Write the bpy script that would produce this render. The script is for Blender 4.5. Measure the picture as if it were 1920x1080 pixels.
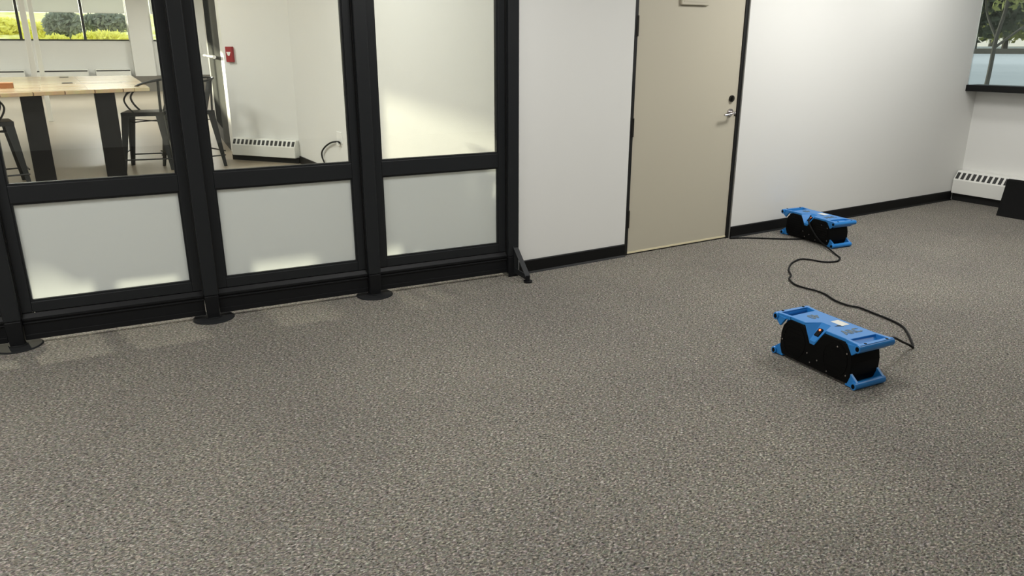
import bpy, bmesh, math, random
from mathutils import Vector, Matrix
random.seed(7)
for o in list(bpy.data.objects): bpy.data.objects.remove(o)
SC = bpy.context.scene
COL = SC.collection
K = 0.85                      # survey units -> metres
R = math.radians

# ---------------------------------------------------------------- camera
F_PX = 1401.0; PITCH = R(17.81); YAW = R(-30.9); H = 1.65
cam = bpy.data.cameras.new('camera'); cam.sensor_width = 36.0; cam.lens = F_PX/1920*36.0
cam.clip_end = 500
cam_o = bpy.data.objects.new('camera', cam); COL.objects.link(cam_o)
cam_o.location = (0, 0, H*K); cam_o.rotation_euler = (R(90)-PITCH, 0, YAW)
SC.camera = cam_o
SC.view_settings.view_transform = 'Standard'; SC.view_settings.look = 'None'
SC.view_settings.gamma = 1; SC.view_settings.use_curve_mapping = False
SC.view_settings.exposure = 0.05

# ---------------------------------------------------------------- world, sun, lamps
w = bpy.data.worlds.new('sky'); SC.world = w; w.use_nodes = True
nt = w.node_tree; bg = nt.nodes['Background']
tc = nt.nodes.new('ShaderNodeTexCoord'); sx = nt.nodes.new('ShaderNodeSeparateXYZ')
cr = nt.nodes.new('ShaderNodeValToRGB')
cr.color_ramp.elements[0].color = (1.0, 0.95, 0.82, 1); cr.color_ramp.elements[0].position = 0.0
cr.color_ramp.elements[1].color = (0.78, 0.87, 1.0, 1); cr.color_ramp.elements[1].position = 0.5
nt.links.new(tc.outputs['Generated'], sx.inputs[0]); nt.links.new(sx.outputs['Z'], cr.inputs[0])
nt.links.new(cr.outputs[0], bg.inputs[0]); bg.inputs[1].default_value = 2.0

sun = bpy.data.lights.new('sun', 'SUN'); sun.energy = 8.0; sun.color = (1.0, 0.92, 0.74); sun.angle = R(0.6)
sun_o = bpy.data.objects.new('sun', sun); COL.objects.link(sun_o)
SUN_EL = 3.8; SUN_AZ = -80.5
d = Vector((math.cos(R(SUN_AZ))*math.cos(R(SUN_EL)), math.sin(R(SUN_AZ))*math.cos(R(SUN_EL)), -math.sin(R(SUN_EL))))
sun_o.rotation_euler = d.to_track_quat('-Z', 'Y').to_euler()

def lamp(x, y, z, sx_, sy_, power, color=(1, 0.985, 0.955)):
    l = bpy.data.lights.new('ceiling_lamp', 'AREA'); l.shape = 'RECTANGLE'
    l.size = sx_*K; l.size_y = sy_*K; l.energy = power*K*K; l.color = color
    o = bpy.data.objects.new('ceiling_lamp', l); COL.objects.link(o); o.location = (x*K, y*K, z*K)
for (x, y, p) in [(5.6, 3.25, 62), (2.2, 3.0, 47), (-1.6, 3.2, 54), (6.3, 0.6, 18), (2.4, 0.0, 9), (-1.8, 0.4, 60), (0.6, -3.2, 12), (-5.0, 1.0, 50)]:
    lamp(x, y, 2.97, 1.25, 0.62, p)
lamp(7.3, 3.85, 2.97, 0.35, 0.35, 17)
for (x, y, p) in [(1.0, 7.2, 118), (-3.2, 7.5, 110), (-1.0, 12.0, 150), (-5.0, 14.0, 130), (3.5, 19.0, 170), (-2.5, 21.0, 170), (1.5, 27.5, 200), (-3.0, 29.0, 200), (5.0, 30.0, 130)]:
    lamp(x, y, 4.05, 1.3, 0.9, p)

# ---------------------------------------------------------------- survey helpers (true points on real planes)
sp, cp = math.sin(PITCH), math.cos(PITCH)
def ray(x, y):
    a = (x-960)/F_PX; b = (y-540)/F_PX
    X = a; Y = cp-b*sp; Z = -sp-b*cp
    c, s = math.cos(YAW), math.sin(YAW)
    return (c*X-s*Y, s*X+c*Y, Z)
def G(x, y, z=0.0):
    r = ray(x, y); t = (z-H)/r[2]; return Vector((r[0]*t, r[1]*t, z))
def onY(x, y, Y0):
    r = ray(x, y); t = Y0/r[1]; return Vector((r[0]*t, Y0, H+r[2]*t))
def onX(x, y, X0):
    r = ray(x, y); t = X0/r[0]; return Vector((X0, r[1]*t, H+r[2]*t))
def onL(x, y, A, B):
    r = ray(x, y); nx, ny = -(B[1]-A[1]), B[0]-A[0]
    t = (A[0]*nx+A[1]*ny)/(r[0]*nx+r[1]*ny)
    return Vector((r[0]*t, r[1]*t, H+r[2]*t))

# ---------------------------------------------------------------- mesh helpers
class MB:
    def __init__(s): s.v = []; s.f = []
    def add(s, vs, fs):
        n = len(s.v); s.v += [Vector(v) for v in vs]; s.f += [[i+n for i in f] for f in fs]; return s
    def box(s, x0, x1, y0, y1, z0, z1):
        return s.add([(x0,y0,z0),(x1,y0,z0),(x1,y1,z0),(x0,y1,z0),(x0,y0,z1),(x1,y0,z1),(x1,y1,z1),(x0,y1,z1)],
                     [(0,3,2,1),(4,5,6,7),(0,1,5,4),(1,2,6,5),(2,3,7,6),(3,0,4,7)])
    def hexa(s, lo, hi):      # two quads, lo below hi, both counter-clockwise
        return s.add(list(lo)+list(hi), [(0,3,2,1),(4,5,6,7),(0,1,5,4),(1,2,6,5),(2,3,7,6),(3,0,4,7)])
    def prism(s, pts, z0, z1):
        n = len(pts)
        return s.add([(p[0],p[1],z0) for p in pts]+[(p[0],p[1],z1) for p in pts],
                     [tuple(range(n-1,-1,-1)), tuple(range(n,2*n))]+[(i,(i+1)%n,n+(i+1)%n,n+i) for i in range(n)])
    def prism_xz(s, pts, y0, y1):
        n = len(pts)
        return s.add([(p[0],y0,p[1]) for p in pts]+[(p[0],y1,p[1]) for p in pts],
                     [tuple(range(n)), tuple(range(2*n-1,n-1,-1))]+[(i,n+i,n+(i+1)%n,(i+1)%n) for i in range(n)])
    def prism_yz(s, pts, x0, x1):
        n = len(pts)
        return s.add([(x0,p[0],p[1]) for p in pts]+[(x1,p[0],p[1]) for p in pts],
                     [tuple(range(n-1,-1,-1)), tuple(range(n,2*n))]+[(i,(i+1)%n,n+(i+1)%n,n+i) for i in range(n)])
    def cyl(s, a, b, r, n=16, r2=None):
        a = Vector(a); b = Vector(b); r2 = r if r2 is None else r2
        z = (b-a).normalized(); u = z.orthogonal().normalized(); w_ = z.cross(u)
        A = [a+u*r*math.cos(2*math.pi*i/n)+w_*r*math.sin(2*math.pi*i/n) for i in range(n)]
        B = [b+u*r2*math.cos(2*math.pi*i/n)+w_*r2*math.sin(2*math.pi*i/n) for i in range(n)]
        return s.add(A+B, [tuple(range(n-1,-1,-1)), tuple(range(n,2*n))]+[(i,(i+1)%n,n+(i+1)%n,n+i) for i in range(n)])
    def tube(s, pts, r, n=8, flat=1.0):
        pts = [Vector(p) for p in pts]; rings = []; up = Vector((0,0,1)); prev = None
        for i, p in enumerate(pts):
            t = (pts[min(i+1,len(pts)-1)]-pts[max(i-1,0)]).normalized()
            if prev is None:
                u = t.cross(up); u = u.normalized() if u.length > 1e-3 else t.orthogonal().normalized()
            else:
                u = (prev-t*prev.dot(t)).normalized()
            prev = u; v = t.cross(u)
            rings.append([p+u*r*math.cos(2*math.pi*k/n)+v*r*flat*math.sin(2*math.pi*k/n) for k in range(n)])
        vs = [q for g in rings for q in g]; fs = [tuple(range(n-1,-1,-1)), tuple(range(len(vs)-n, len(vs)))]
        for i in range(len(rings)-1):
            for k in range(n):
                fs.append((i*n+k, i*n+(k+1)%n, (i+1)*n+(k+1)%n, (i+1)*n+k))
        return s.add(vs, fs)
    def bar(s, a, b, wv, tv):     # oriented bar between a and b, half-width vectors wv, tv
        a=Vector(a); b=Vector(b); wv=Vector(wv); tv=Vector(tv)
        return s.hexa([a-wv-tv,a+wv-tv,a+wv+tv,a-wv+tv],[b-wv-tv,b+wv-tv,b+wv+tv,b-wv+tv])
    def quad(s, a, b, c, d_): return s.add([a,b,c,d_], [(0,1,2,3)])
    def build(s, name, m, parent=None, bevel=0.0, smooth=False, loc=None):
        me = bpy.data.meshes.new(name)
        off = Vector(loc) if loc is not None else Vector((0,0,0))
        me.from_pydata([tuple((v-off)*K) for v in s.v], [], s.f); me.update()
        bm = bmesh.new(); bm.from_mesh(me); bmesh.ops.recalc_face_normals(bm, faces=bm.faces); bm.to_mesh(me); bm.free()
        me.materials.append(m)
        o = bpy.data.objects.new(name, me); COL.objects.link(o); o.location = off*K
        if parent is not None: o.parent = parent
        if smooth:
            for p in me.polygons: p.use_smooth = True
            e = o.modifiers.new('edges', 'EDGE_SPLIT'); e.split_angle = R(38)
        if bevel:
            b = o.modifiers.new('bevel', 'BEVEL'); b.width = bevel*K; b.segments = 2; b.limit_method = 'ANGLE'; b.angle_limit = R(30)
        return o

def spline(pts, n=8):
    P = [Vector(p) for p in pts]; P = [P[0]*2-P[1]]+P+[P[-1]*2-P[-2]]; out = []
    for i in range(1, len(P)-2):
        for k in range(n):
            t = k/n; a,b,c,e = P[i-1],P[i],P[i+1],P[i+2]
            out.append(0.5*((2*b)+(c-a)*t+(2*a-5*b+4*c-e)*t*t+(3*b-a-3*c+e)*t**3))
    out.append(P[-2]); return out

def tag(o, label, cat, group=None, kind=None):
    o['label'] = label; o['category'] = cat
    if group: o['group'] = group
    if kind: o['kind'] = kind
    return o
def empty(name, loc=(0,0,0), rz=0.0):
    o = bpy.data.objects.new(name, None); COL.objects.link(o); o.empty_display_size = 0.05
    o.location = Vector(loc)*K; o.rotation_euler = (0,0,rz); return o
def copy_tree(o, parent=None):
    c = o.copy(); COL.objects.link(c); c.parent = parent
    for ch in [q for q in bpy.data.objects if q.parent == o]:
        copy_tree(ch, c)
    return c

# ---------------------------------------------------------------- materials
def lin(c):
    c = c/255.0
    return c/12.92 if c <= 0.04045 else ((c+0.055)/1.055)**2.4
def rgb(r, g, b): return (lin(r), lin(g), lin(b), 1)
def mat(name, c, rough=0.5, metal=0.0, spec=0.5, noise=0.0, nscale=8.0, bump=0.0, bscale=200.0, emit=None):
    m = bpy.data.materials.new(name); m.use_nodes = True; t = m.node_tree; p = t.nodes['Principled BSDF']
    p.inputs['Base Color'].default_value = c; p.inputs['Roughness'].default_value = rough
    p.inputs['Metallic'].default_value = metal; p.inputs['Specular IOR Level'].default_value = spec
    if noise or bump: co = t.nodes.new('ShaderNodeTexCoord')
    if noise:
        n = t.nodes.new('ShaderNodeTexNoise'); n.inputs['Scale'].default_value = nscale; n.inputs['Detail'].default_value = 4
        mx = t.nodes.new('ShaderNodeMix'); mx.data_type = 'RGBA'
        mx.inputs['A'].default_value = tuple(v*(1-noise) for v in c[:3])+(1,); mx.inputs['B'].default_value = tuple(min(1,v*(1+noise)) for v in c[:3])+(1,)
        t.links.new(co.outputs['Object'], n.inputs['Vector']); t.links.new(n.outputs['Fac'], mx.inputs['Factor']); t.links.new(mx.outputs['Result'], p.inputs['Base Color'])
    if bump:
        n2 = t.nodes.new('ShaderNodeTexNoise'); n2.inputs['Scale'].default_value = bscale
        b = t.nodes.new('ShaderNodeBump'); b.inputs['Strength'].default_value = bump; b.inputs['Distance'].default_value = 0.002
        t.links.new(co.outputs['Object'], n2.inputs['Vector']); t.links.new(n2.outputs['Fac'], b.inputs['Height']); t.links.new(b.outputs['Normal'], p.inputs['Normal'])
    if emit: p.inputs['Emission Color'].default_value = emit[0]; p.inputs['Emission Strength'].default_value = emit[1]
    return m
def glass(name, tint, ior=1.5, rough=0.0):
    m = bpy.data.materials.new(name); m.use_nodes = True; t = m.node_tree; t.nodes.remove(t.nodes['Principled BSDF'])
    out = t.nodes['Material Output']; tr = t.nodes.new('ShaderNodeBsdfTransparent'); tr.inputs[0].default_value = tint
    gl = t.nodes.new('ShaderNodeBsdfGlossy'); gl.inputs['Roughness'].default_value = rough
    fr = t.nodes.new('ShaderNodeFresnel'); fr.inputs['IOR'].default_value = ior
    mx = t.nodes.new('ShaderNodeMixShader'); t.links.new(fr.outputs[0], mx.inputs[0]); t.links.new(tr.outputs[0], mx.inputs[1]); t.links.new(gl.outputs[0], mx.inputs[2])
    t.links.new(mx.outputs[0], out.inputs['Surface']); return m
def thin(name, c, trans=0.5, rough=0.4, gloss=0.04):
    m = bpy.data.materials.new(name); m.use_nodes = True; t = m.node_tree; t.nodes.remove(t.nodes['Principled BSDF'])
    out = t.nodes['Material Output']; d1 = t.nodes.new('ShaderNodeBsdfDiffuse'); d1.inputs[0].default_value = c
    d2 = t.nodes.new('ShaderNodeBsdfTranslucent'); d2.inputs[0].default_value = c
    mx = t.nodes.new('ShaderNodeMixShader'); mx.inputs[0].default_value = trans
    gl = t.nodes.new('ShaderNodeBsdfGlossy'); gl.inputs['Roughness'].default_value = rough
    m2 = t.nodes.new('ShaderNodeMixShader'); m2.inputs[0].default_value = gloss
    t.links.new(d1.outputs[0], mx.inputs[1]); t.links.new(d2.outputs[0], mx.inputs[2]); t.links.new(mx.outputs[0], m2.inputs[1]); t.links.new(gl.outputs[0], m2.inputs[2])
    t.links.new(m2.outputs[0], out.inputs['Surface']); return m

M = {}
M['wall'] = mat('white_wall_paint', rgb(226,226,222), 0.75, spec=0.25, noise=0.012, nscale=1.5, bump=0.02, bscale=350)
M['ceiling'] = mat('ceiling_white', rgb(225,225,220), 0.9)
M['black_base'] = mat('black_vinyl_base', rgb(12,12,12), 0.55, spec=0.25)
M['door'] = mat('beige_door_paint', rgb(190,184,166), 0.5, spec=0.4, noise=0.012, nscale=2)
M['door_cream'] = mat('cream_sweep', rgb(225,215,180), 0.6)
M['jamb'] = mat('grey_jamb', rgb(112,111,106), 0.6)
M['gap'] = mat('dark_frame_and_gap', rgb(12,12,11), 0.5)
M['nickel'] = mat('satin_nickel', rgb(190,186,186), 0.25, 1.0)
M['bronze'] = mat('dark_bronze', rgb(60,58,54), 0.35, 0.8)
M['frame'] = mat('charcoal_anodised', rgb(31,33,35), 0.45, 0.0, spec=0.3, bump=0.03, bscale=300)
M['frame_dark'] = mat('black_kick_plate', rgb(19,20,22), 0.5, 0.0, spec=0.25)
M['glass'] = glass('clear_pane', (0.93,0.95,0.93,1))
M['tinted'] = glass('tinted_window_glass', (0.60,0.63,0.62,1), rough=0.0)
M['far_glass'] = glass('far_window_glass', (0.95,0.96,0.92,1))
M['frost'] = thin('frosted_film', rgb(186,192,190), 0.5, 0.35, 0.05)
M['heater'] = mat('white_heater_enamel', rgb(228,228,222), 0.4)
M['slot'] = mat('dark_slot', rgb(52,52,50), 0.7)
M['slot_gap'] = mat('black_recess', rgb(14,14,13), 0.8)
M['concrete'] = mat('polished_floor', rgb(165,153,134), 0.33, spec=0.4, noise=0.07, nscale=0.9)
M['blue'] = mat('blue_plastic', rgb(34,122,194), 0.32, spec=0.6)
M['black'] = mat('black_plastic', rgb(3,3,3), 0.55, spec=0.14)
M['cord'] = mat('black_rubber_cord', rgb(8,8,8), 0.6, spec=0.2)
M['grey_ink'] = mat('grey_stencil', rgb(82,100,112), 0.6)
M['label'] = mat('pale_sticker', rgb(214,214,205), 0.4, noise=0.10, nscale=60)
M['lamp_red'] = mat('lit_rocker', rgb(230,60,25), 0.3, emit=(rgb(255,110,60), 3.0))
M['steel_dark'] = mat('gunmetal_steel', rgb(30,32,33), 0.4, 0.15)
M['dark_door'] = mat('dull_dark_door', rgb(24,27,27), 0.9, spec=0.02)
M['dark_jamb'] = mat('grey_door_jamb', rgb(88,88,84), 0.9, spec=0.02)
M['disc'] = mat('dull_foot_disc', rgb(40,41,42), 0.8, spec=0.03)
M['table_leg'] = mat('black_steel_leg', rgb(15,15,17), 0.5, 0.0, spec=0.25)
M['red'] = mat('alarm_red', rgb(150,28,34), 0.4)
M['white'] = mat('white_plastic', rgb(240,240,236), 0.4)
M['bark'] = mat('bark', rgb(84,82,74), 0.9, noise=0.3, nscale=6)
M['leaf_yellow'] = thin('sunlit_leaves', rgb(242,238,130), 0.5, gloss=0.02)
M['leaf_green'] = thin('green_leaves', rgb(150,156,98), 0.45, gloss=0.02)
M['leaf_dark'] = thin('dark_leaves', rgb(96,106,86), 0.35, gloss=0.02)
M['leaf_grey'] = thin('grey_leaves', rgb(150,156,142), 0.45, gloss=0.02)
M['shade'] = thin('roller_shade_cloth', rgb(226,228,228), 0.4)
M['grey_plaster'] = mat('grey_trim', rgb(120,116,108), 0.8)

def wood():
    m = bpy.data.materials.new('butcher_block'); m.use_nodes = True; t = m.node_tree; p = t.nodes['Principled BSDF']
    co = t.nodes.new('ShaderNodeTexCoord'); br = t.nodes.new('ShaderNodeTexBrick'); br.inputs['Scale'].default_value = 1.0
    br.inputs['Brick Width'].default_value = 0.9; br.inputs['Row Height'].default_value = 0.11; br.inputs['Mortar Size'].default_value = 0.002
    br.inputs['Color1'].default_value = rgb(236,218,182); br.inputs['Color2'].default_value = rgb(206,172,124); br.inputs['Mortar'].default_value = rgb(90,62,40)
    n = t.nodes.new('ShaderNodeTexNoise'); n.inputs['Scale'].default_value = 3; mp = t.nodes.new('ShaderNodeMapping'); mp.inputs['Scale'].default_value = (1,12,1)
    mx = t.nodes.new('ShaderNodeMix'); mx.data_type = 'RGBA'; mx.blend_type = 'MULTIPLY'; mx.inputs['Factor'].default_value = 0.35
    t.links.new(co.outputs['Object'], br.inputs['Vector']); t.links.new(co.outputs['Object'], mp.inputs[0]); t.links.new(mp.outputs[0], n.inputs['Vector'])
    t.links.new(br.outputs['Color'], mx.inputs['A']); t.links.new(n.outputs['Color'], mx.inputs['B']); t.links.new(mx.outputs['Result'], p.inputs['Base Color'])
    p.inputs['Roughness'].default_value = 0.2; return m
M['wood'] = wood()

def carpet():
    m = bpy.data.materials.new('loop_carpet'); m.use_nodes = True; t = m.node_tree; p = t.nodes['Principled BSDF']; L = t.links.new
    p.inputs['Roughness'].default_value = 0.95; p.inputs['Specular IOR Level'].default_value = 0.12
    co = t.nodes.new('ShaderNodeTexCoord')
    mp = t.nodes.new('ShaderNodeMapping'); mp.inputs['Rotation'].default_value = (0,0,R(30.9)); mp.inputs['Scale'].default_value = (1.0, 1.6, 1)
    L(co.outputs['Object'], mp.inputs[0])
    wn = t.nodes.new('ShaderNodeTexNoise'); wn.inputs['Scale'].default_value = 60; wn.inputs['Detail'].default_value = 2
    L(mp.outputs[0], wn.inputs['Vector'])
    ad = t.nodes.new('ShaderNodeVectorMath'); ad.operation = 'MULTIPLY_ADD'; ad.inputs[1].default_value = (0.022,0.022,0); L(wn.outputs['Color'], ad.inputs[0]); L(mp.outputs[0], ad.inputs[2])
    n1 = t.nodes.new('ShaderNodeTexNoise'); n1.inputs['Scale'].default_value = 98; n1.inputs['Detail'].default_value = 2.5; n1.inputs['Roughness'].default_value = 0.6
    L(ad.outputs[0], n1.inputs['Vector'])
    vo = t.nodes.new('ShaderNodeTexVoronoi'); vo.inputs['Scale'].default_value = 150; L(ad.outputs[0], vo.inputs['Vector'])
    r1 = t.nodes.new('ShaderNodeValToRGB'); e = r1.color_ramp.elements
    e[0].position = 0.33; e[0].color = rgb(56,55,52); e[1].position = 0.68; e[1].color = rgb(188,181,171)
    a = r1.color_ramp.elements.new(0.45); a.color = rgb(101,99,93); b = r1.color_ramp.elements.new(0.57); b.color = rgb(130,126,118)
    L(n1.outputs['Fac'], r1.inputs[0])
    hs = t.nodes.new('ShaderNodeMix'); hs.data_type = 'RGBA'; hs.blend_type = 'SOFT_LIGHT'; hs.inputs['Factor'].default_value = 0.55
    L(r1.outputs[0], hs.inputs['A']); bw = t.nodes.new('ShaderNodeHueSaturation'); bw.inputs['Saturation'].default_value = 0.22; L(vo.outputs['Color'], bw.inputs['Color']); L(bw.outputs[0], hs.inputs['B'])
    n2 = t.nodes.new('ShaderNodeTexNoise'); n2.inputs['Scale'].default_value = 1.1; n2.inputs['Detail'].default_value = 5; L(co.outputs['Object'], n2.inputs['Vector'])
    r2 = t.nodes.new('ShaderNodeValToRGB'); r2.color_ramp.elements[0].position = 0.3; r2.color_ramp.elements[0].color = (0.78,0.765,0.77,1); r2.color_ramp.elements[1].position = 0.7; r2.color_ramp.elements[1].color = (1.0,0.985,0.95,1)
    L(n2.outputs['Fac'], r2.inputs[0])
    mu = t.nodes.new('ShaderNodeMix'); mu.data_type = 'RGBA'; mu.blend_type = 'MULTIPLY'; mu.inputs['Factor'].default_value = 0.8
    L(hs.outputs['Result'], mu.inputs['A']); L(r2.outputs[0], mu.inputs['B']); L(mu.outputs['Result'], p.inputs['Base Color'])
    bp = t.nodes.new('ShaderNodeBump'); bp.inputs['Strength'].default_value = 0.7; bp.inputs['Distance'].default_value = 0.004
    L(n1.outputs['Fac'], bp.inputs['Height']); L(bp.outputs['Normal'], p.inputs['Normal'])
    return m
M['carpet'] = carpet()

def ground_mat(name, c1, c2, sc, stretch=(1,1,1)):
    m = bpy.data.materials.new(name); m.use_nodes = True; t = m.node_tree; p = t.nodes['Principled BSDF']; p.inputs['Roughness'].default_value = 0.8
    co = t.nodes.new('ShaderNodeTexCoord'); mp = t.nodes.new('ShaderNodeMapping'); mp.inputs['Scale'].default_value = stretch
    n = t.nodes.new('ShaderNodeTexNoise'); n.inputs['Scale'].default_value = sc; n.inputs['Detail'].default_value = 5
    r = t.nodes.new('ShaderNodeValToRGB'); r.color_ramp.elements[0].position = 0.38; r.color_ramp.elements[0].color = c1; r.color_ramp.elements[1].position = 0.62; r.color_ramp.elements[1].color = c2
    t.links.new(co.outputs['Object'], mp.inputs[0]); t.links.new(mp.outputs[0], n.inputs['Vector']); t.links.new(n.outputs['Fac'], r.inputs[0]); t.links.new(r.outputs[0], p.inputs['Base Color'])
    return m
M['asphalt'] = ground_mat('pale_asphalt', rgb(196,200,196), rgb(232,234,230), 0.5, (0.6,0.05,1))
M['grass'] = ground_mat('yellow_grass', rgb(222,216,104), rgb(255,252,190), 1.6)

def struct(name, mb, m, label, cat, bevel=0):
    o = mb.build(name, m, bevel=bevel); return tag(o, label, cat, kind='structure')

# ================================================================ the setting
YW = 4.673; XW = 8.77
CH = 3.0; CB = 4.1
B0 = G(564, 306); A0 = G(441, 298); XS = 3.063
P = [G(35,649), G(401,597), G(704,555), G(958,516)]
pdir = (P[3]-P[0]).normalized(); pn = Vector((-pdir.y, pdir.x, 0))    # pn points into the back room
YP = 4.80
# carpet runs to the line of the partition, the polished floor starts there
q0 = P[0]-pdir*7.5+pn*0.42; q1 = P[3]+pdir*0.25+pn*0.42
struct('floor', MB().prism([(-7,-5),(XW+0.1,-5),(XW+0.1,YP),(3.15,YP),(3.15,q1.y),(q0.x,q0.y)], -0.1, 0), M['carpet'], 'speckled grey brown loop carpet of the front room', 'carpet')
struct('floor', MB().prism([(q0.x,q0.y),(3.15,q1.y),(3.15,11.6),(8,15.4),(8,34.2),(-9,34.2),(-9,5.5)], -0.1, 0), M['concrete'], 'beige polished floor behind the glass partition', 'floor')
struct('ceiling', MB().box(-7.1,XW+0.1,-5.1,4.95,CH,CH+0.1), M['ceiling'], 'white ceiling of the carpeted room', 'ceiling')
struct('ceiling', MB().box(-9.1,8.1,4.85,34.2,CB,CB+0.1), M['ceiling'], 'white ceiling of the room behind the partition', 'ceiling')
DX0, DX1, DH = 3.882, 5.106, 2.16
wb = MB()
wb.box(2.855, DX0, YW, YP, 0, CH); wb.box(DX0, DX1, YW, YP, DH, CH); wb.box(DX1, 8.585, YW, YP, 0, CH); wb.box(8.585, XW+0.12, YW, YP, 0, 1.23)
struct('wall_back', wb, M['wall'], 'long white painted wall that holds the beige door', 'wall')
struct('wall_header', MB().prism([(-7,5.5),(2.84,4.72),(2.84,4.84),(-7,5.62)], 2.72, CB+0.05), M['wall'], 'white wall strip above the black framed partition', 'wall')
struct('wall_side', MB().prism([(XS,YP),(XS+0.12,YP),(XS+0.12,B0.y+0.1),(XS,B0.y)], 0, CB), M['wall'], 'white wall with power outlet seen through the partition glass', 'wall')
ad = (A0-B0).normalized(); an = Vector((ad.y, -ad.x, 0))
if an.y < 0: an = -an
struct('wall_diagonal', MB().prism([(B0.x,B0.y),(B0.x+0.12,B0.y+0.05),(A0.x+an.x*0.12,A0.y+an.y*0.12),(A0.x,A0.y)], 0, CB), M['wall'], 'white wall with the red fire alarm behind the partition', 'wall')
struct('wall_left', MB().box(-7.1,-7,-5,5.6,0,CH), M['wall'], 'white left wall of the carpeted room', 'wall')
struct('wall_front', MB().box(-7.1,XW+0.1,-5.1,-5,0,CH), M['wall'], 'white wall behind the viewer', 'wall')
struct('wall_rear_left', MB().box(-9.1,-9,5.3,34.2,0,CB), M['wall'], 'white left wall of the back room', 'wall')
struct('wall_rear_right', MB().box(8,8.1,15.3,34.2,0,CB), M['wall'], 'white right wall of the back room', 'wall')
# window wall on the right: solid below the sill, window above
SILL = 1.27
wr = MB(); wr.box(XW, XW+0.12, -5, YW, 0, SILL-0.06); wr.box(XW-0.2, XW+0.12, -5, YW, 2.5, CH); wr.box(XW-0.2, XW+0.12, -5, 1.0, SILL, 2.5)
struct('wall_right', wr, M['wall'], 'white wall under the window on the right', 'wall')
win = empty('window_1', (8.56, 2.9, SILL)); tag(win, 'tinted window above the white heater on the right', 'window', kind='structure')
def rel(mb, root):
    o = root.location/K
    for v in mb.v: v -= Vector(o)
    return mb
rel(MB().box(8.57,8.578,1.02,4.672,SILL,2.5), win).build('window_pane', M['tinted'], win)
rel(MB().box(8.545,XW+0.02,1.0,4.673,SILL-0.065,SILL), win).build('window_sill', M['black_base'], win)
rel(MB().box(8.55,8.60,1.0,1.05,SILL,2.5).box(8.55,8.60,1.0,4.673,2.46,2.5).box(8.55,8.60,2.8,2.85,SILL,2.5), win).build('window_frame', M['black_base'], win)

# far wall with high windows
YF = 34.0
xw = lambda px, py=72: onY(px, py, YF).x
ZS, ZT = 1.91, 3.75
wf = MB(); X1 = 2.95; X2 = 3.82; X3 = 4.75
wf.box(-9, 8, YF, YF+0.12, 0.6, ZS).box(-9, 8, YF, YF+0.12, ZT, CB).box(X1, X2, YF, YF+0.12, ZS, ZT).box(X3, 8, YF, YF+0.12, ZS, ZT).box(-9,-6.5,YF,YF+0.12,ZS,ZT)
struct('wall_far', wf, M['wall'], 'white far wall below the bright windows', 'wall')
struct('wall_pier', MB().box(X1+0.02, X2-0.1, YF-0.35, YF, 0.6, CB), M['wall'], 'white pier beside the bright windows in the back room', 'wall')
struct('trim_1', MB().box(-9, 8, YF-0.36, YF+0.12, 0, 0.6), M['grey_plaster'], 'grey skirting band along the far wall', 'trim')
w2 = empty('window_2', (-1.7, YF, ZS)); tag(w2, 'bright far window with yellow foliage outside, behind the table', 'window', kind='structure')
fr = MB().box(-6.5,X1,YF-0.03,YF+0.03,ZS,ZS+0.05)
for px in (-62, 40, 160): 
    x = xw(px); fr.box(x-0.045,x+0.045,YF-0.04,YF+0.04,ZS,ZT)
fr.box(-6.5,X1,YF-0.03,YF+0.03,ZT-0.05,ZT)
rel(fr, w2).build('window_frame', M['gap'], w2)
rel(MB().box(-6.5,X1,YF+0.004,YF+0.010,ZS+0.05,ZT), w2).build('window_pane', M['far_glass'], w2)
w3 = empty('window_3', (4.3, YF, ZS)); tag(w3, 'narrow far window slice beside the second partition post', 'window', kind='structure')
rel(MB().box(X2,X3,YF-0.03,YF+0.03,ZS,ZS+0.05).box(X2+0.12,X2+0.34,YF-0.03,YF+0.03,ZS,2.95).box(X3-0.05,X3,YF-0.03,YF+0.03,ZS,ZT), w3).build('window_frame', M['gap'], w3)
rel(MB().box(X2,X3,YF+0.004,YF+0.010,ZS+0.05,ZT), w3).build('window_pane', M['far_glass'], w3)

# baseboards
def bb_run(name, x0, x1, label):
    m_ = MB().prism_yz([(YW-0.012,0.0),(YW,0.0),(YW,0.104),(YW-0.008,0.104),(YW-0.012,0.098)], x0, x1)
    m_.prism_yz([(YW-0.024,0.0),(YW-0.012,0.0),(YW-0.012,0.014)], x0, x1)
    return struct(name, m_, M['black_base'], label, 'baseboard')
bb_run('baseboard_left', 2.86, DX0-0.003, 'black vinyl baseboard between the partition and the beige door')
bb_run('baseboard_right', DX1+0.004, 8.62, 'black vinyl baseboard running from the door to the window corner')
struct('baseboard_side', MB().box(XS-0.015,XS,YP,B0.y,0,0.11), M['black_base'], 'black baseboard below the outlet behind the partition', 'baseboard')
struct('baseboard_window', MB().box(8.64,XW,-5,4.66,0,0.09), M['slot_gap'], 'black recess under the white heater on the right', 'baseboard')

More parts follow.
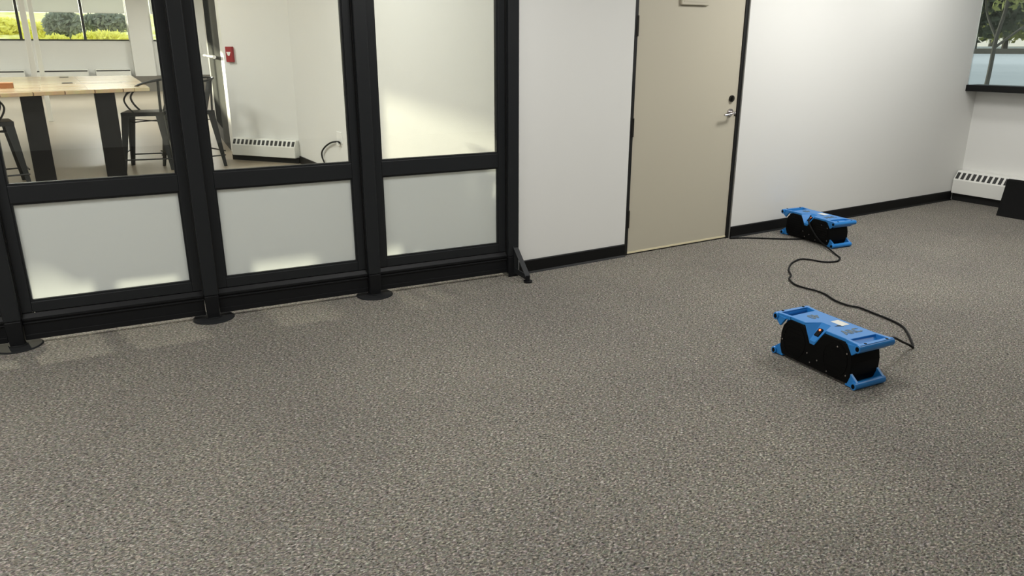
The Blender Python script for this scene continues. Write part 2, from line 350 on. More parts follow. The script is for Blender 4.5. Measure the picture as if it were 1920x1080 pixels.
# ---------------------------------------------------------------- the beige door
dr = empty('door_1', ((DX0+DX1)/2, YW, 0)); tag(dr, 'tall beige flush door with silver lever in the white wall', 'door', kind='structure')
SX0, SX1 = 3.918, 5.062
FY = YW+0.012
rel(MB().box(SX0,SX1,FY,FY+0.05,0.018,2.13), dr).build('door_leaf', M['door'], dr, bevel=0.003)
rel(MB().box(SX0,SX1,FY-0.004,FY+0.0,0.012,0.026), dr).build('door_sweep', M['door_cream'], dr)
rel(MB().box(DX0,SX0-0.001,YW+0.003,YP,0,DH).box(SX1+0.001,DX1-0.012,YW+0.003,YP,0,DH).box(SX0-0.01,SX1+0.01,FY+0.01,YP,2.135,DH).box(SX0-0.01,SX1+0.01,FY+0.052,YP,0,2.14).box(SX0,SX1,FY+0.005,FY+0.05,0.0,0.017), dr).build('door_gap', M['gap'], dr)  # solid black filler, the shade of the gap put in as colour
rel(MB().box(DX1-0.012,DX1,YW-0.004,YP,0,DH), dr).build('door_jamb', M['jamb'], dr)
for z0, z1 in ((1.735,1.885),(0.975,1.120),(0.235,0.378)):
    h_ = MB().cyl((SX0-0.004,FY-0.008,z0),(SX0-0.004,FY-0.008,z1),0.010,12).box(SX0-0.004,SX0+0.012,FY-0.002,FY,z0,z1)
    rel(h_, dr).build('hinge', M['bronze'], dr, smooth=True)
lx, lz = 4.985, 1.122
lv = MB().cyl((lx,FY,lz),(lx,FY-0.012,lz),0.032,24).cyl((lx,FY-0.01,lz),(lx,FY-0.06,lz),0.012,16)
lv.tube(spline([(lx+0.006,FY-0.055,lz),(lx-0.03,FY-0.062,lz-0.002),(lx-0.08,FY-0.060,lz-0.010),(lx-0.115,FY-0.055,lz-0.014)],6),0.0105,10,0.8)
rel(lv, dr).build('door_lever', M['nickel'], dr, smooth=True)
rel(MB().box(lx+0.055,SX1-0.002,FY-0.004,FY,lz-0.03,lz-0.018), dr).build('latch_plate', M['bronze'], dr)
db = MB().cyl((lx+0.005,FY,1.238),(lx+0.005,FY-0.014,1.238),0.027,24).box(lx-0.004,lx+0.012,FY-0.026,FY-0.012,1.220,1.256)
rel(db, dr).build('deadbolt', M['bronze'], dr, smooth=True)
sg = rel(MB().box(4.335,4.628,FY-0.022,FY,1.972,2.125), dr).build('sign_holder', M['door'], dr, bevel=0.006)
rel(MB().box(4.36,4.605,FY-0.024,FY-0.021,1.995,2.11), dr).build('sign_insert', M['door'], dr)

# ---------------------------------------------------------------- glass partition
U = [0.0, 1.066, 2.126, 3.197]
def pp(u, v, z): return P[0]+pdir*u+pn*v+Vector((0,0,z))
pz = math.atan2(pdir.y, pdir.x)
TOP = 2.62
def panel(u0, u1, label):
    root = empty('glass_partition_panel', pp((u0+u1)/2, 0.03, 0), pz); tag(root, label, 'partition', 'black framed panels of the glass partition')
    W = (u1-u0)/2-0.043; gi = W-0.058
    f = MB()
    for s in (-1, 1):
        a, b = sorted((s*W, s*gi)); f.box(a,b,-0.025,0.025,0.19,TOP)
    f.box(-gi,gi,-0.025,0.025,0.826,0.926).box(-gi,gi,-0.025,0.025,0.19,0.253).box(-gi,gi,-0.025,0.025,TOP-0.08,TOP)
    f.build('frame', M['frame'], root, bevel=0.004)
    k = MB().prism_yz([(-0.025,0.188),(-0.046,0.165),(-0.046,0.150),(-0.034,0.146),(-0.034,0.030),(0.03,0.030),(0.03,0.188)], -W, W)
    k.prism_yz([(-0.034,0.140),(-0.041,0.137),(-0.041,0.128),(-0.034,0.125)], -W, W).box(-W,W,-0.038,-0.03,0.030,0.062)
    k.build('kick_rail', M['frame_dark'], root, bevel=0.002)
    e = MB()
    for z0, z1 in ((0.253,0.826),(0.926,TOP-0.08)):
        e.box(-gi,-gi+0.010,-0.016,0.016,z0,z1).box(gi-0.010,gi,-0.016,0.016,z0,z1).box(-gi+0.010,gi-0.010,-0.016,0.016,z0,z0+0.010).box(-gi+0.010,gi-0.010,-0.016,0.016,z1-0.010,z1)
    e.build('glazing_bead', M['frame'], root)
    MB().box(-gi+0.008,gi-0.008,-0.003,0.003,0.934,TOP-0.088).build('clear_pane', M['glass'], root)
    MB().quad((-gi+0.008,0,0.261),(gi-0.008,0,0.261),(gi-0.008,0,0.818),(-gi+0.008,0,0.818)).build('frosted_pane', M['frost'], root)
    return root
panel(U[0]-1.066, U[0], 'black partition panel cut off at the far left of the first post')
panel(U[0], U[1], 'black framed glass partition panel with the wooden table behind it')
panel(U[1], U[2], 'black framed glass partition panel with the red fire alarm behind it')
panel(U[2], U[3], 'black framed glass partition panel nearest the white wall, plain wall behind')
def post(u, label, disc=True):
    root = empty('partition_post', pp(u, 0, 0), pz); tag(root, label, 'post', 'black posts of the glass partition')
    s = MB().box(-0.043,0.043,-0.042,0.07,0.16,TOP+0.02)
    s.build('shaft', M['frame'], root, bevel=0.008)
    MB().box(-0.049,-0.043,-0.01,0.06,0.16,TOP).box(0.043,0.049,-0.01,0.06,0.16,TOP).build('edge_groove', M['gap'], root)
    if disc:
        b = MB().hexa([(-0.036,-0.036,0.012),(0.036,-0.036,0.012),(0.036,0.036,0.012),(-0.036,0.036,0.012)],[(-0.042,-0.041,0.16),(0.042,-0.041,0.16),(0.042,0.06,0.16),(-0.042,0.06,0.16)])
        b.build('foot_sleeve', M['frame_dark'], root, bevel=0.006)
        MB().cyl((0,0.0,0.002),(0,0.0,0.009),0.127,48,0.120).cyl((0,0,0.008),(0,0,0.016),0.05,24).build('foot_disc', M['disc'], root, smooth=True)
    else:
        MB().box(-0.043,0.043,-0.042,0.07,0.0,0.16).build('foot_sleeve', M['frame_dark'], root, bevel=0.006)
        br = MB().bar((0.012,-0.045,0.235),(0.03,-0.215,0.045),(0.020,0,0),(0,0.005,0.006)).box(0.0,0.032,-0.052,-0.042,0.02,0.24)
        br.bar((0.006,-0.05,0.05),(0.035,-0.21,0.03),(0.005,0,0),(0,0,0.02))
        br.build('brace', M['frame'], root, bevel=0.002)
        MB().cyl((0.03,-0.215,0.0),(0.03,-0.215,0.012),0.034,24).cyl((0.03,-0.215,0.012),(0.03,-0.215,0.05),0.014,16).build('levelling_foot', M['frame_dark'], root, smooth=True)
    return root
post(U[0], 'black partition post with round foot at the left edge of the photo')
post(U[1], 'black partition post with round foot, second from the left')
post(U[2], 'black partition post with round foot nearest the white wall')
post(U[3], 'black end post with slanted brace beside the white wall', False)

# ---------------------------------------------------------------- baseboard heaters
def heater(name, loc, rz, L, z0, z1, D, nslot, label, sl=None, over=0.0):
    root = empty(name, loc, rz); tag(root, label, 'heater')
    hh = z1-z0
    body = MB().prism_yz([(0,z0),(-D,z0),(-D,z0+hh*0.60),(-D*0.62,z1-0.008),(-D*0.58,z1),(0,z1)], 0, L)
    body.build('cover', M['heater'], root, bevel=0.004)
    g = MB(); pit = L/nslot
    a0, b0 = Vector((0,-D,z0+hh*0.60)), Vector((0,-D*0.62,z1-0.008)); t = b0-a0; nrm = Vector((0,-t.z,t.y)).normalized()
    if nrm.y > 0: nrm = -nrm
    for i in range(nslot):
        x0 = i*pit+pit*0.22; x1 = (i+1)*pit-pit*0.18
        lo = a0+t*0.14; hi = a0+t*0.86
        pts = [Vector((x0,lo.y,lo.z)),Vector((x1,lo.y,lo.z)),Vector((x1,hi.y,hi.z)),Vector((x0,hi.y,hi.z))]
        g.add([p_+nrm*0.0015 for p_ in pts]+[p_-nrm*0.004 for p_ in pts], [(0,1,2,3),(7,6,5,4),(0,4,5,1),(1,5,6,2),(2,6,7,3),(3,7,4,0)])
    g.build('louvre', M['slot'], root)
    return root
# right heater runs along the window wall away from the corner
heater('baseboard_heater', (XW, 4.66, 0), R(-90), 3.1, 0.085, 0.335, 0.17, 54, 'white baseboard heater with dark louvres under the right window')
# heater behind the partition on the diagonal wall
hA = onL(442, 290, A0, B0); hz0 = 0.11
hs0 = A0+(B0-A0).normalized()*0.07
heater('baseboard_heater', (hs0.x,hs0.y,0), math.atan2((B0-A0).y,(B0-A0).x), (B0-A0).length-0.07, 0.085, 0.345, 0.12, 15, 'white baseboard heater seen through the partition below the fire alarm')
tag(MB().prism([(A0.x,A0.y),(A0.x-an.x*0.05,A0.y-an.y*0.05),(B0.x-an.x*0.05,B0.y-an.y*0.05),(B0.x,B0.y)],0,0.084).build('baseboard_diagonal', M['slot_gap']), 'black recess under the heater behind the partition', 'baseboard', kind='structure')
# three long heaters under the far windows
for (pa, pb, lab) in ((-60,46,'white far heater cut by the left edge of the photo'),(65,164,'white far heater in the middle below the bright window'),(178,243,'white far heater beside the pier')):
    xa, xb = onY(pa,132,YF).x, onY(pb,132,YF).x
    r_ = empty('radiator', (xa, YF-0.36, 0)); tag(r_, lab, 'heater', 'radiators below the far windows')
    MB().box(0,xb-xa,-0.16,0.36,0.55,0.875).build('cover', M['heater'], r_, bevel=0.01)
    MB().box(0.02,xb-xa-0.02,-0.164,-0.158,0.80,0.845).build('grille', M['slot'], r_)

# ---------------------------------------------------------------- things on the walls behind the partition
ga = onL(433, 102, A0, B0)
rt = empty('fire_alarm', ga, math.atan2((B0-A0).y,(B0-A0).x)); tag(rt, 'small red fire alarm pull box on the white wall behind the glass', 'fire alarm')
MB().box(-0.062,0.062,-0.045,0,-0.11,0.11).build('housing', M['red'], rt, bevel=0.006)
MB().add([(-0.04,-0.047,0.035),(0.04,-0.047,0.035),(0.012,-0.047,-0.02),(-0.012,-0.047,-0.02),(-0.04,-0.052,0.035),(0.04,-0.052,0.035),(0.012,-0.052,-0.02),(-0.012,-0.052,-0.02)],
         [(4,5,6,7),(0,1,5,4),(1,2,6,5),(2,3,7,6),(3,0,4,7)]).build('pull_handle', M['white'], rt)
go = onX(637, 258, XS)
ot = empty('wall_outlet', go); tag(ot, 'small white outlet plate on the wall behind the partition', 'outlet')
MB().box(-0.008,0,-0.10,0.10,-0.07,0.07).build('plate', M['white'], ot, bevel=0.002)
MB().box(-0.04,-0.008,-0.025,0.025,-0.095,-0.055).build('socket', M['white'], ot)
cpts = [onX(*q, XS-0.03) for q in ((637,268),(634,266),(622,267),(611,274),(604,284),(604,294),(608,304),(612,311),(622,330))]
g0 = cpts[-1].copy(); cpts = cpts+[Vector((g0.x-0.03,g0.y-0.05,max(0.02,g0.z-0.15)))]
tag(MB().tube(spline(cpts,6),0.011,8).build('power_cord', M['cord'], smooth=True), 'dark cord looping down from the outlet behind the partition', 'cord')

# trim at the free end of the diagonal wall and the dark glazed door beside it
T0, T1, T2, T3 = G(441,291), G(434,283), G(421,267), G(409,250)
def wallseg(a, b, t=0.08):
    n_ = Vector((-(b-a).y, (b-a).x, 0)).normalized()
    if n_.x < 0: n_ = -n_
    return [(a.x,a.y),(b.x,b.y),(b.x+n_.x*t,b.y+n_.y*t),(a.x+n_.x*t,a.y+n_.y*t)]
struct('trim_2', MB().prism([(A0.x,A0.y),(T0.x,T0.y),(T1.x,T1.y),(T1.x+0.12,T1.y+0.02),(A0.x+0.15,A0.y+0.05)],0,CB-0.01), M['white'], 'bright white corner trim beside the fire alarm', 'trim')
d2 = empty('door_2', T2); tag(d2, 'dark glazed door with white push bar behind the partition', 'door', kind='structure')
rel(MB().prism(wallseg(T2,T3,0.06), 0.26, CB-0.02), d2).build('door_leaf', M['dark_door'], d2)
rel(MB().prism(wallseg(T2,T3,0.05), 0.0, 0.25), d2).build('kick_plate', M['gap'], d2)
rel(MB().prism(wallseg(T1,T2,0.10), 0.0, CB-0.02), d2).build('door_jamb', M['dark_jamb'], d2)
e0, e1 = onL(394,104,T2,T3), onL(414,107,T1,T0)
rel(MB().cyl(e0-Vector((0.10,0,0)), e1-Vector((0.10,0,0)), 0.028, 10), d2).build('push_bar', M['white'], d2, smooth=True)
struct('wall_passage', MB().prism([(T3.x,T3.y),(8.0,T3.y+0.6),(8.0,T3.y+0.75),(T3.x,T3.y+0.12)],0,CB), M['wall'], 'white wall behind the dark glazed door', 'wall')
sw = onY(371, 91, YF-0.0)
tag(MB().box(sw.x-0.14,sw.x+0.14,YF-0.04,YF,sw.z-0.22,sw.z+0.22).build('switch_plate', M['heater'], bevel=0.01), 'pale plate on the far white wall right of the second post', 'switch')

# slender white column between table and far windows
wp = G(82, 232)
MBc = MB().box(-0.06,0.06,-0.06,0.06,0,CB).build('column', M['white'], bevel=0.01); MBc.location = (wp.x*K, wp.y*K, 0)
tag(MBc, 'slender white post standing behind the wooden table', 'column')
wq = G(96, 228)
MBd = MB().box(-0.05,0.05,-0.05,0.05,0,CB).build('column', M['heater'], bevel=0.01); MBd.location = (wq.x*K, wq.y*K, 0)
tag(MBd, 'thin pale post just right of the slender white post', 'column')

# ---------------------------------------------------------------- table
TZ = 1.15
c0, c1, c2, c3 = G(281,164,TZ), G(246,141,TZ), G(-170,147,TZ), G(-185,183,TZ)  # left end lengthened out of view to shade the partition panes
tb = empty('wooden_table', ((c0+c3)/2*1.0).to_3d()*1.0); tb.location = Vector(((c0.x+c3.x)/2, c0.y, 0))*K
tag(tb, 'tall wooden block table with black panel legs behind the glass', 'table')
def relv(v): return v-Vector(tb.location)/K
rel(MB().prism([(c3.x,c3.y),(c0.x,c0.y),(c1.x,c1.y),(c2.x,c2.y)], TZ-0.045, TZ), tb).build('tabletop', M['wood'], tb, bevel=0.006)
for gx, w_ in ((G(221,334),0.235),(G(89,346),0.23)):
    rel(MB().box(gx.x-w_/2,gx.x+w_/2,gx.y-0.05,gx.y+0.05,0,TZ-0.045), tb).build('leg', M['table_leg'], tb, bevel=0.01)
    g2 = gx*1.38
    rel(MB().box(g2.x-0.10,g2.x+0.10,g2.y-0.05,g2.y+0.05,0,TZ-0.045), tb).build('leg', M['table_leg'], tb, bevel=0.01)
for q in ((120,145),(126,156)):
    g = G(*q,TZ); rel(MB().box(g.x-0.07,g.x+0.07,g.y-0.10,g.y+0.10,TZ,TZ+0.006), tb).build('cable_cap', M['slot'], tb)
g = G(13,165,TZ)
bx = empty('cardboard_box', (g.x,g.y,TZ)); tag(bx, 'small brown box at the left end of the wooden table', 'box')
MB().box(-0.075,0.075,-0.12,0.12,0,0.06).build('carton', mat('cardboard', rgb(176,120,78), 0.8), bx, bevel=0.004)
MB().box(-0.077,0.077,-0.122,0.122,0.06,0.068).build('flap', mat('cardboard_lid', rgb(196,140,96), 0.8), bx)

# ---------------------------------------------------------------- bar chairs
def make_chair():
    root = empty('bar_chair')
    SZ = 0.80; w = 0.27
    s = MB().box(-w,w,-w,w,SZ-0.012,SZ).box(-w,w,-w,-w+0.012,SZ-0.055,SZ).box(-w,w,w-0.012,w,SZ-0.055,SZ).box(-w,-w+0.012,-w,w,SZ-0.055,SZ).box(w-0.012,w,-w,w,SZ-0.055,SZ)
    s.build('seat', M['steel_dark'], root, bevel=0.006)
    for sx_ in (-1,1):
        for sy_ in (-1,1):
            t0 = Vector((sx_*(w-0.005), sy_*(w-0.005), SZ-0.02)); b0 = Vector((sx_*(w+0.075), sy_*(w+0.06), 0))
            l = MB()
            l.hexa([b0+Vector((0,0,0)),b0+Vector((-sx_*0.06,0,0)),b0+Vector((-sx_*0.06,-sy_*0.008,0)),b0+Vector((0,-sy_*0.008,0))],
                   [t0,t0+Vector((-sx_*0.13,0,0)),t0+Vector((-sx_*0.13,-sy_*0.008,0)),t0+Vector((0,-sy_*0.008,0))])
            l.hexa([b0,b0+Vector((0,-sy_*0.045,0)),b0+Vector((-sx_*0.008,-sy_*0.045,0)),b0+Vector((-sx_*0.008,0,0))],
                   [t0,t0+Vector((0,-sy_*0.10,0)),t0+Vector((-sx_*0.008,-sy_*0.10,0)),t0+Vector((-sx_*0.008,0,0))])
            l.build('leg', M['steel_dark'], root)
    q = w+0.058
    for s_ in (-1,1):
        MB().cyl((-q,s_*q,0.22),(q,s_*q,0.22),0.010,8).build('foot_rail', M['steel_dark'], root, smooth=True)
        MB().cyl((s_*q,-q,0.16),(s_*q,q,0.16),0.010,8).build('foot_rail', M['steel_dark'], root, smooth=True)
    MB().cyl((-w,-w,SZ-0.13),(w,w,SZ-0.13),0.008,8).build('cross_brace', M['steel_dark'], root, smooth=True)
    MB().cyl((-w,w,SZ-0.142),(w,-w,SZ-0.142),0.008,8).build('cross_brace', M['steel_dark'], root, smooth=True)
    hp = [(-0.25,-0.16,SZ+0.25),(-0.31,0.02,SZ+0.37),(-0.30,0.22,SZ+0.42),(-0.19,0.34,SZ+0.44),(0,0.38,SZ+0.445),(0.19,0.34,SZ+0.44),(0.30,0.22,SZ+0.42),(0.31,0.02,SZ+0.37),(0.25,-0.16,SZ+0.25)]
    MB().tube(spline(hp,6),0.015,10).build('back_hoop', M['steel_dark'], root, smooth=True)
    for s_ in (-1,1):
        MB().tube(spline([(s_*0.25,-0.16,SZ+0.25),(s_*0.262,-0.20,SZ+0.17),(s_*0.262,-0.17,SZ+0.08),(s_*0.255,-0.10,SZ-0.01)],5),0.020,8,0.6).build('arm_strip', M['steel_dark'], root, smooth=True)
        MB().tube(spline([(s_*0.28,0.26,SZ+0.42),(s_*0.265,0.25,SZ+0.25),(s_*0.25,0.24,SZ-0.01)],5),0.020,8,0.6).build('arm_strip', M['steel_dark'], root, smooth=True)
    MB().bar((0,0.245,SZ-0.01),(0,0.375,SZ+0.43),(0.075,0,0),(0,0.004,0)).build('back_splat', M['steel_dark'], root)
    return root
ch = make_chair()
def put_chair(o, px, py, rz, label):
    g = G(px, py); o.location = (g.x*K, g.y*K, 0); o.rotation_euler = (0,0,rz); tag(o, label, 'chair', 'metal bar chairs around the wooden table')
put_chair(ch, 287, 314, R(-104), 'dark metal bar chair at the right end of the table, left of the second post')
put_chair(copy_tree(ch), 366, 311, R(-75), 'dark metal bar chair half hidden by the second post, hoop back showing right of it')
put_chair(copy_tree(ch), -2, 349, R(97), 'dark metal bar chair cut by the left edge in front of the table')

# ---------------------------------------------------------------- air movers
def text_mesh(s, size, name, m, parent, loc, rz):
    cu = bpy.data.curves.new(name, 'FONT'); cu.body = s; cu.size = size*K; cu.extrude = 0.0006; cu.align_x = 'CENTER'; cu.align_y = 'CENTER'; cu.offset = 0.0026
    to = bpy.data.objects.new('tmp_text', cu); COL.objects.link(to)
    bpy.context.view_layer.update()
    me = bpy.data.meshes.new_from_object(to.evaluated_get(bpy.context.evaluated_depsgraph_get())); me.name = name
    bpy.data.objects.remove(to); me.materials.clear(); me.materials.append(m)
    o = bpy.data.objects.new(name, me); COL.objects.link(o); o.parent = parent; o.location = Vector(loc)*K; o.rotation_euler = (0,0,rz); return o
def make_mover():
    root = empty('air_mover')
    prof = [(-0.232,0.014),(-0.250,0.05),(-0.252,0.12),(-0.240,0.160),(-0.215,0.186),(-0.185,0.199),(-0.108,0.199),(-0.078,0.188),(-0.058,0.168),(-0.042,0.135),(-0.030,0.126),(-0.008,0.126),(0.004,0.140),(0.024,0.174),(0.044,0.190),(0.075,0.199),(0.178,0.199),(0.214,0.184),(0.240,0.145),(0.250,0.11),(0.250,0.05),(0.236,0.014)]
    b = MB().prism_xz([(-p[0],p[1]) for p in prof][::-1] if False else prof, -0.121, 0.122)
    body = b.build('housing', M['black'], root, bevel=0.005)
    # louvres and rim on the near face
    for cx in (-0.150, 0.140):
        g = MB(); n = 28; ro, ri = 0.083, 0.076
        for i in range(n):
            a, c = 2*math.pi*i/n, 2*math.pi*(i+1)/n
            g.add([(cx+r*math.cos(t),y,0.102+r*math.sin(t)) for y in (-0.1235,-0.119) for (r,t) in ((ri,a),(ro,a),(ro,c),(ri,c))],
                  [(0,1,2,3),(7,6,5,4),(1,5,6,2),(0,3,7,4)])
        for k in range(7):
            z = 0.045+k*0.019; hw = math.sqrt(max(0,0.076**2-(z-0.102)**2))
            g.box(cx-hw,cx+hw,-0.123,-0.119,z-0.003,z+0.003)
        g.build('intake_grille', M['black'], body)
    for (x, z) in ((-0.235,0.09),(-0.045,0.075),(0.028,0.060),(0.215,0.150),(0.225,0.05),(-0.02,0.035),(0.10,0.030),(0.15,0.165)):
        MB().cyl((x,-0.120,z),(x,-0.1245,z),0.0042,10).build('screw', M['nickel'], body)
    # blue deck with notch for the control console
    dk = MB().prism([(-0.205,-0.118),(-0.088,-0.118),(-0.048,-0.026),(0.016,-0.026),(0.056,-0.118),(0.205,-0.118),(0.212,0.128),(-0.212,0.128)], 0.198, 0.213)
    deck = dk.build('deck', M['blue'], root, bevel=0.003)
    MB().box(-0.20,0.20,0.130,0.137,0.190,0.210).build('rear_rim', M['black'], root)
    c = MB()
    c.add([(-0.048,-0.026,0.211),(0.016,-0.026,0.211),(-0.002,-0.125,0.142),(-0.038,-0.125,0.142),(-0.088,-0.119,0.206),(0.056,-0.119,0.206),(-0.005,-0.125,0.126),(-0.035,-0.125,0.126),
           (-0.048,-0.02,0.12),(0.016,-0.02,0.12)],
          [(0,3,2,1),(0,4,3),(1,2,5),(3,7,6,2),(0,1,9,8),(8,9,6,7),(4,0,8),(4,8,7,3),(1,5,9),(5,2,6,9)])
    con = c.build('console', M['blue'], root)
    # rocker switch lies in the sloping console face
    a, bq = Vector((-0.017,-0.040,0.2015)), Vector((-0.019,-0.108,0.154)); t = (bq-a).normalized(); nn = Vector((0,t.z,-t.y)).normalized()
    if nn.z < 0: nn = -nn
    ctr = a*0.45+bq*0.55+nn*0.003
    s_ = MB().hexa([ctr-t*0.024-Vector((0.014,0,0))-nn*0.003, ctr-t*0.024+Vector((0.014,0,0))-nn*0.003, ctr+t*0.024+Vector((0.014,0,0))-nn*0.003, ctr+t*0.024-Vector((0.014,0,0))-nn*0.003],
                   [ctr-t*0.024-Vector((0.014,0,0))+nn*0.004, ctr-t*0.024+Vector((0.014,0,0))+nn*0.004, ctr+t*0.024+Vector((0.014,0,0))+nn*0.004, ctr+t*0.024-Vector((0.014,0,0))+nn*0.004])
    swi = s_.build('rocker_switch', M['black'], con)
    cc = ctr-t*0.012+nn*0.004
    MB().cyl(cc, cc+nn*0.003, 0.0055, 12).build('indicator_light', M['lamp_red'], swi)
    # handles at both ends of the deck
    for sgn in (-1, 1):
        h = MB()
        for y0, y1, yo0, yo1 in ((-0.122,-0.098,-0.138,-0.112),(0.104,0.128,0.118,0.142)):
            lo = [(sgn*0.195,y0,0.196),(sgn*0.195,y1,0.196),(sgn*0.292,yo1,0.180),(sgn*0.292,yo0,0.180)]
            hi = [(sgn*0.195,y0,0.213),(sgn*0.195,y1,0.213),(sgn*0.292,yo1,0.214),(sgn*0.292,yo0,0.214)]
            h.hexa(lo, hi)
        h.hexa([(sgn*0.272,-0.136,0.180),(sgn*0.272,0.140,0.180),(sgn*0.292,0.140,0.180),(sgn*0.292,-0.136,0.180)],
               [(sgn*0.274,-0.136,0.214),(sgn*0.274,0.140,0.214),(sgn*0.298,0.140,0.214),(sgn*0.298,-0.136,0.214)])
        h.cyl((sgn*0.288,-0.146,0.196),(sgn*0.288,0.148,0.196),0.018,18)
        h.prism_xz([(sgn*0.20,0.208),(sgn*0.20,0.196),(sgn*0.262,0.160),(sgn*0.276,0.182),(sgn*0.262,0.168)] if sgn>0 else [(sgn*0.20,0.208),(sgn*0.20,0.192),(sgn*0.235,0.172),(sgn*0.235,0.180)], -0.105, 0.112)
        for y0, y1 in ((-0.137,-0.118),(0.122,0.141)): h.prism_xz([(sgn*0.215,0.200),(sgn*0.252,0.155),(sgn*0.284,0.178),(sgn*0.284,0.205)], y0, y1)
        hd = h.build('handle', M['blue'], root, bevel=0.002)
        MB().cyl((sgn*0.288,-0.147,0.196),(sgn*0.288,-0.1475,0.196),0.011,14).build('tube_end', M['black'], hd)
        for yb in (-0.09,0.09): MB().box(sgn*0.288-0.006,sgn*0.288+0.006,yb,yb+0.012,0.212,0.2165).build('bolt', M['black'], hd)
        f = MB()
        for y0, y1 in ((-0.118,-0.100),(0.104,0.122)):
            f.hexa([(sgn*0.225,y0,0.004),(sgn*0.225,y1,0.004),(sgn*0.290,y1,0.004),(sgn*0.290,y0,0.004)],
                   [(sgn*0.225,y0,0.080),(sgn*0.225,y1,0.080),(sgn*0.296,y1,0.034),(sgn*0.296,y0,0.034)])
        f.cyl((sgn*0.286,-0.132,0.0185),(sgn*0.286,0.128,0.0185),0.0175,18)
        f.box(min(sgn*0.225,sgn*0.285),max(sgn*0.225,sgn*0.285),-0.102,0.106,0.004,0.012)
        ft = f.build('foot_skid', M['blue'], root, bevel=0.002)
        MB().cyl((sgn*0.286,-0.1325,0.0185),(sgn*0.286,-0.133,0.0185),0.011,14).build('tube_end', M['black'], ft)
    text_mesh('40', 0.075, 'stencil_lettering', M['grey_ink'], deck, (-0.140,0.012,0.2136), R(-90))
    text_mesh('ARC', 0.072, 'stencil_lettering', M['grey_ink'], deck, (0.128,0.010,0.2136), R(90))
    MB().box(-0.035,0.045,0.035,0.100,0.213,0.2138).build('sticker', M['label'], deck)
    MB().prism([(0.030,-0.012),(0.052,0.042),(0.040,0.044),(0.026,0.02)],0.2131,0.2137).build('slit_patch', M['black'], deck)  # flat black patch coloured in for the dark of a slit
    return root
mv = make_mover()
mv.location = (3.378*K, 2.328*K, 0); mv.rotation_euler = (0,0,R(-94.8)); mv.scale = (0.95,0.86,1.16)
tag(mv, 'blue and black air mover in the middle of the carpet, nearest the viewer', 'air mover', 'blue and black air movers on the carpet')
mv2 = copy_tree(mv); mv2.location = (5.715*K, 4.225*K, 0); mv2.rotation_euler = (0,0,R(-97)); mv2.scale = (1.04,0.86,1.09)
tag(mv2, 'blue and black air mover by the baseboard, right of the beige door', 'air mover', 'blue and black air movers on the carpet')

# ---------------------------------------------------------------- cords on the carpet
def loc2w(mo, p):
    a = mo.rotation_euler[2]; x, y, z = p; x *= mo.scale[0]; y *= mo.scale[1]; z *= mo.scale[2]
    return Vector((mo.location.x/K+x*math.cos(a)-y*math.sin(a), mo.location.y/K+x*math.sin(a)+y*math.cos(a), z))
fl = [(1553,470),(1566,476),(1575,484),(1568,490),(1545,491),(1520,487),(1500,486),(1484,494),(1479,506),(1483,516),(1480,523),(1490,533),(1510,540),(1530,545),(1548,552),(1565,563),(1588,572),(1612,577),(1640,588),(1670,600),(1692,612),(1703,627),(1712,650)]
pts = [loc2w(mv2, q) for q in ((-0.02,-0.07,0.205),(0.01,-0.125,0.165),(0.07,-0.130,0.10),(0.17,-0.135,0.035))]
pts += [G(*q, 0.009) for q in fl[1:]]+[G(1703,646,0.03), G(1690,640,0.09), G(1674,633,0.155), loc2w(mv,(0.235,0.150,0.175)), loc2w(mv,(0.17,0.139,0.170))]
tag(MB().tube(spline(pts,7), 0.0068, 8).build('power_cord', M['cord'], smooth=True), 'black power cord snaking over the carpet between the two air movers', 'cord')
pts = [G(*q, 0.008) for q in ((1368,446.5),(1400,446),(1440,447),(1470,448),(1500,448),(1520,446))]
tag(MB().tube(spline(pts,6), 0.0068, 8).build('power_cord', M['cord'], smooth=True), 'black power cord from the far air mover to the door frame', 'cord')

# ---------------------------------------------------------------- black board leaning on the heater
b0 = G(1867,404); zt = 0.42
t0 = onX(1888,338,8.585)
Lb = 1.0
bd = empty('black_board', b0); tag(bd, 'black board leaning against the white heater at the right edge', 'board')
v0 = Vector((0,0,0)); v1 = t0-b0; dr_ = Vector((0.0,-1,0)); th = Vector((0.03,0,0.012))
MB().hexa([v0,v0+dr_*Lb,v0+dr_*Lb+th,v0+th],[v1,v1+dr_*Lb,v1+dr_*Lb+th,v1+th]).build('panel', mat('matt_black_board', rgb(11,11,11), 0.8, spec=0.15), bd, bevel=0.003)
MB().hexa([v0+Vector((0.031,0,0.012)),v0+dr_*Lb+Vector((0.031,0,0.012)),v0+dr_*Lb+th*1.4,v0+th*1.4],[v1+Vector((0.031,0,-0.01)),v1+dr_*Lb+Vector((0.031,0,-0.01)),v1+dr_*Lb+th*1.2,v1+th*1.2]).build('backing', M['gap'], bd)

# ---------------------------------------------------------------- outdoors, right window
tag(MB().prism_xz([(9.2,-0.4),(13,-0.4),(38,1.45),(60,1.75),(160,1.8),(160,-1),(9.2,-1)],-80,33.6).build('ground', M['asphalt']), 'pale blue grey car park outside the right window', 'car park', kind='structure')
def leaves(center, rad, n, size, seed):
    rnd = random.Random(seed); m_ = MB()
    for _ in range(n):
        while True:
            q = Vector((rnd.uniform(-1,1),rnd.uniform(-1,1),rnd.uniform(-1,1)))
            if q.length < 1: break
        q *= 0.55+0.45*q.length
        c_ = Vector(center)+Vector((q.x*rad[0],q.y*rad[1],q.z*rad[2]))
        u = Vector((rnd.gauss(0,1),rnd.gauss(0,1),rnd.gauss(0,1))).normalized(); v = u.orthogonal().normalized()
        s_ = size*rnd.uniform(0.6,1.4)
        m_.add([c_-u*s_-v*s_*0.1, c_+v*s_*0.5, c_+u*s_, c_-v*s_*0.5], [(0,1,2,3)])
    return m_
def merge(*ms):
    o = MB()
    for m_ in ms: o.add(m_.v, m_.f)
    return o
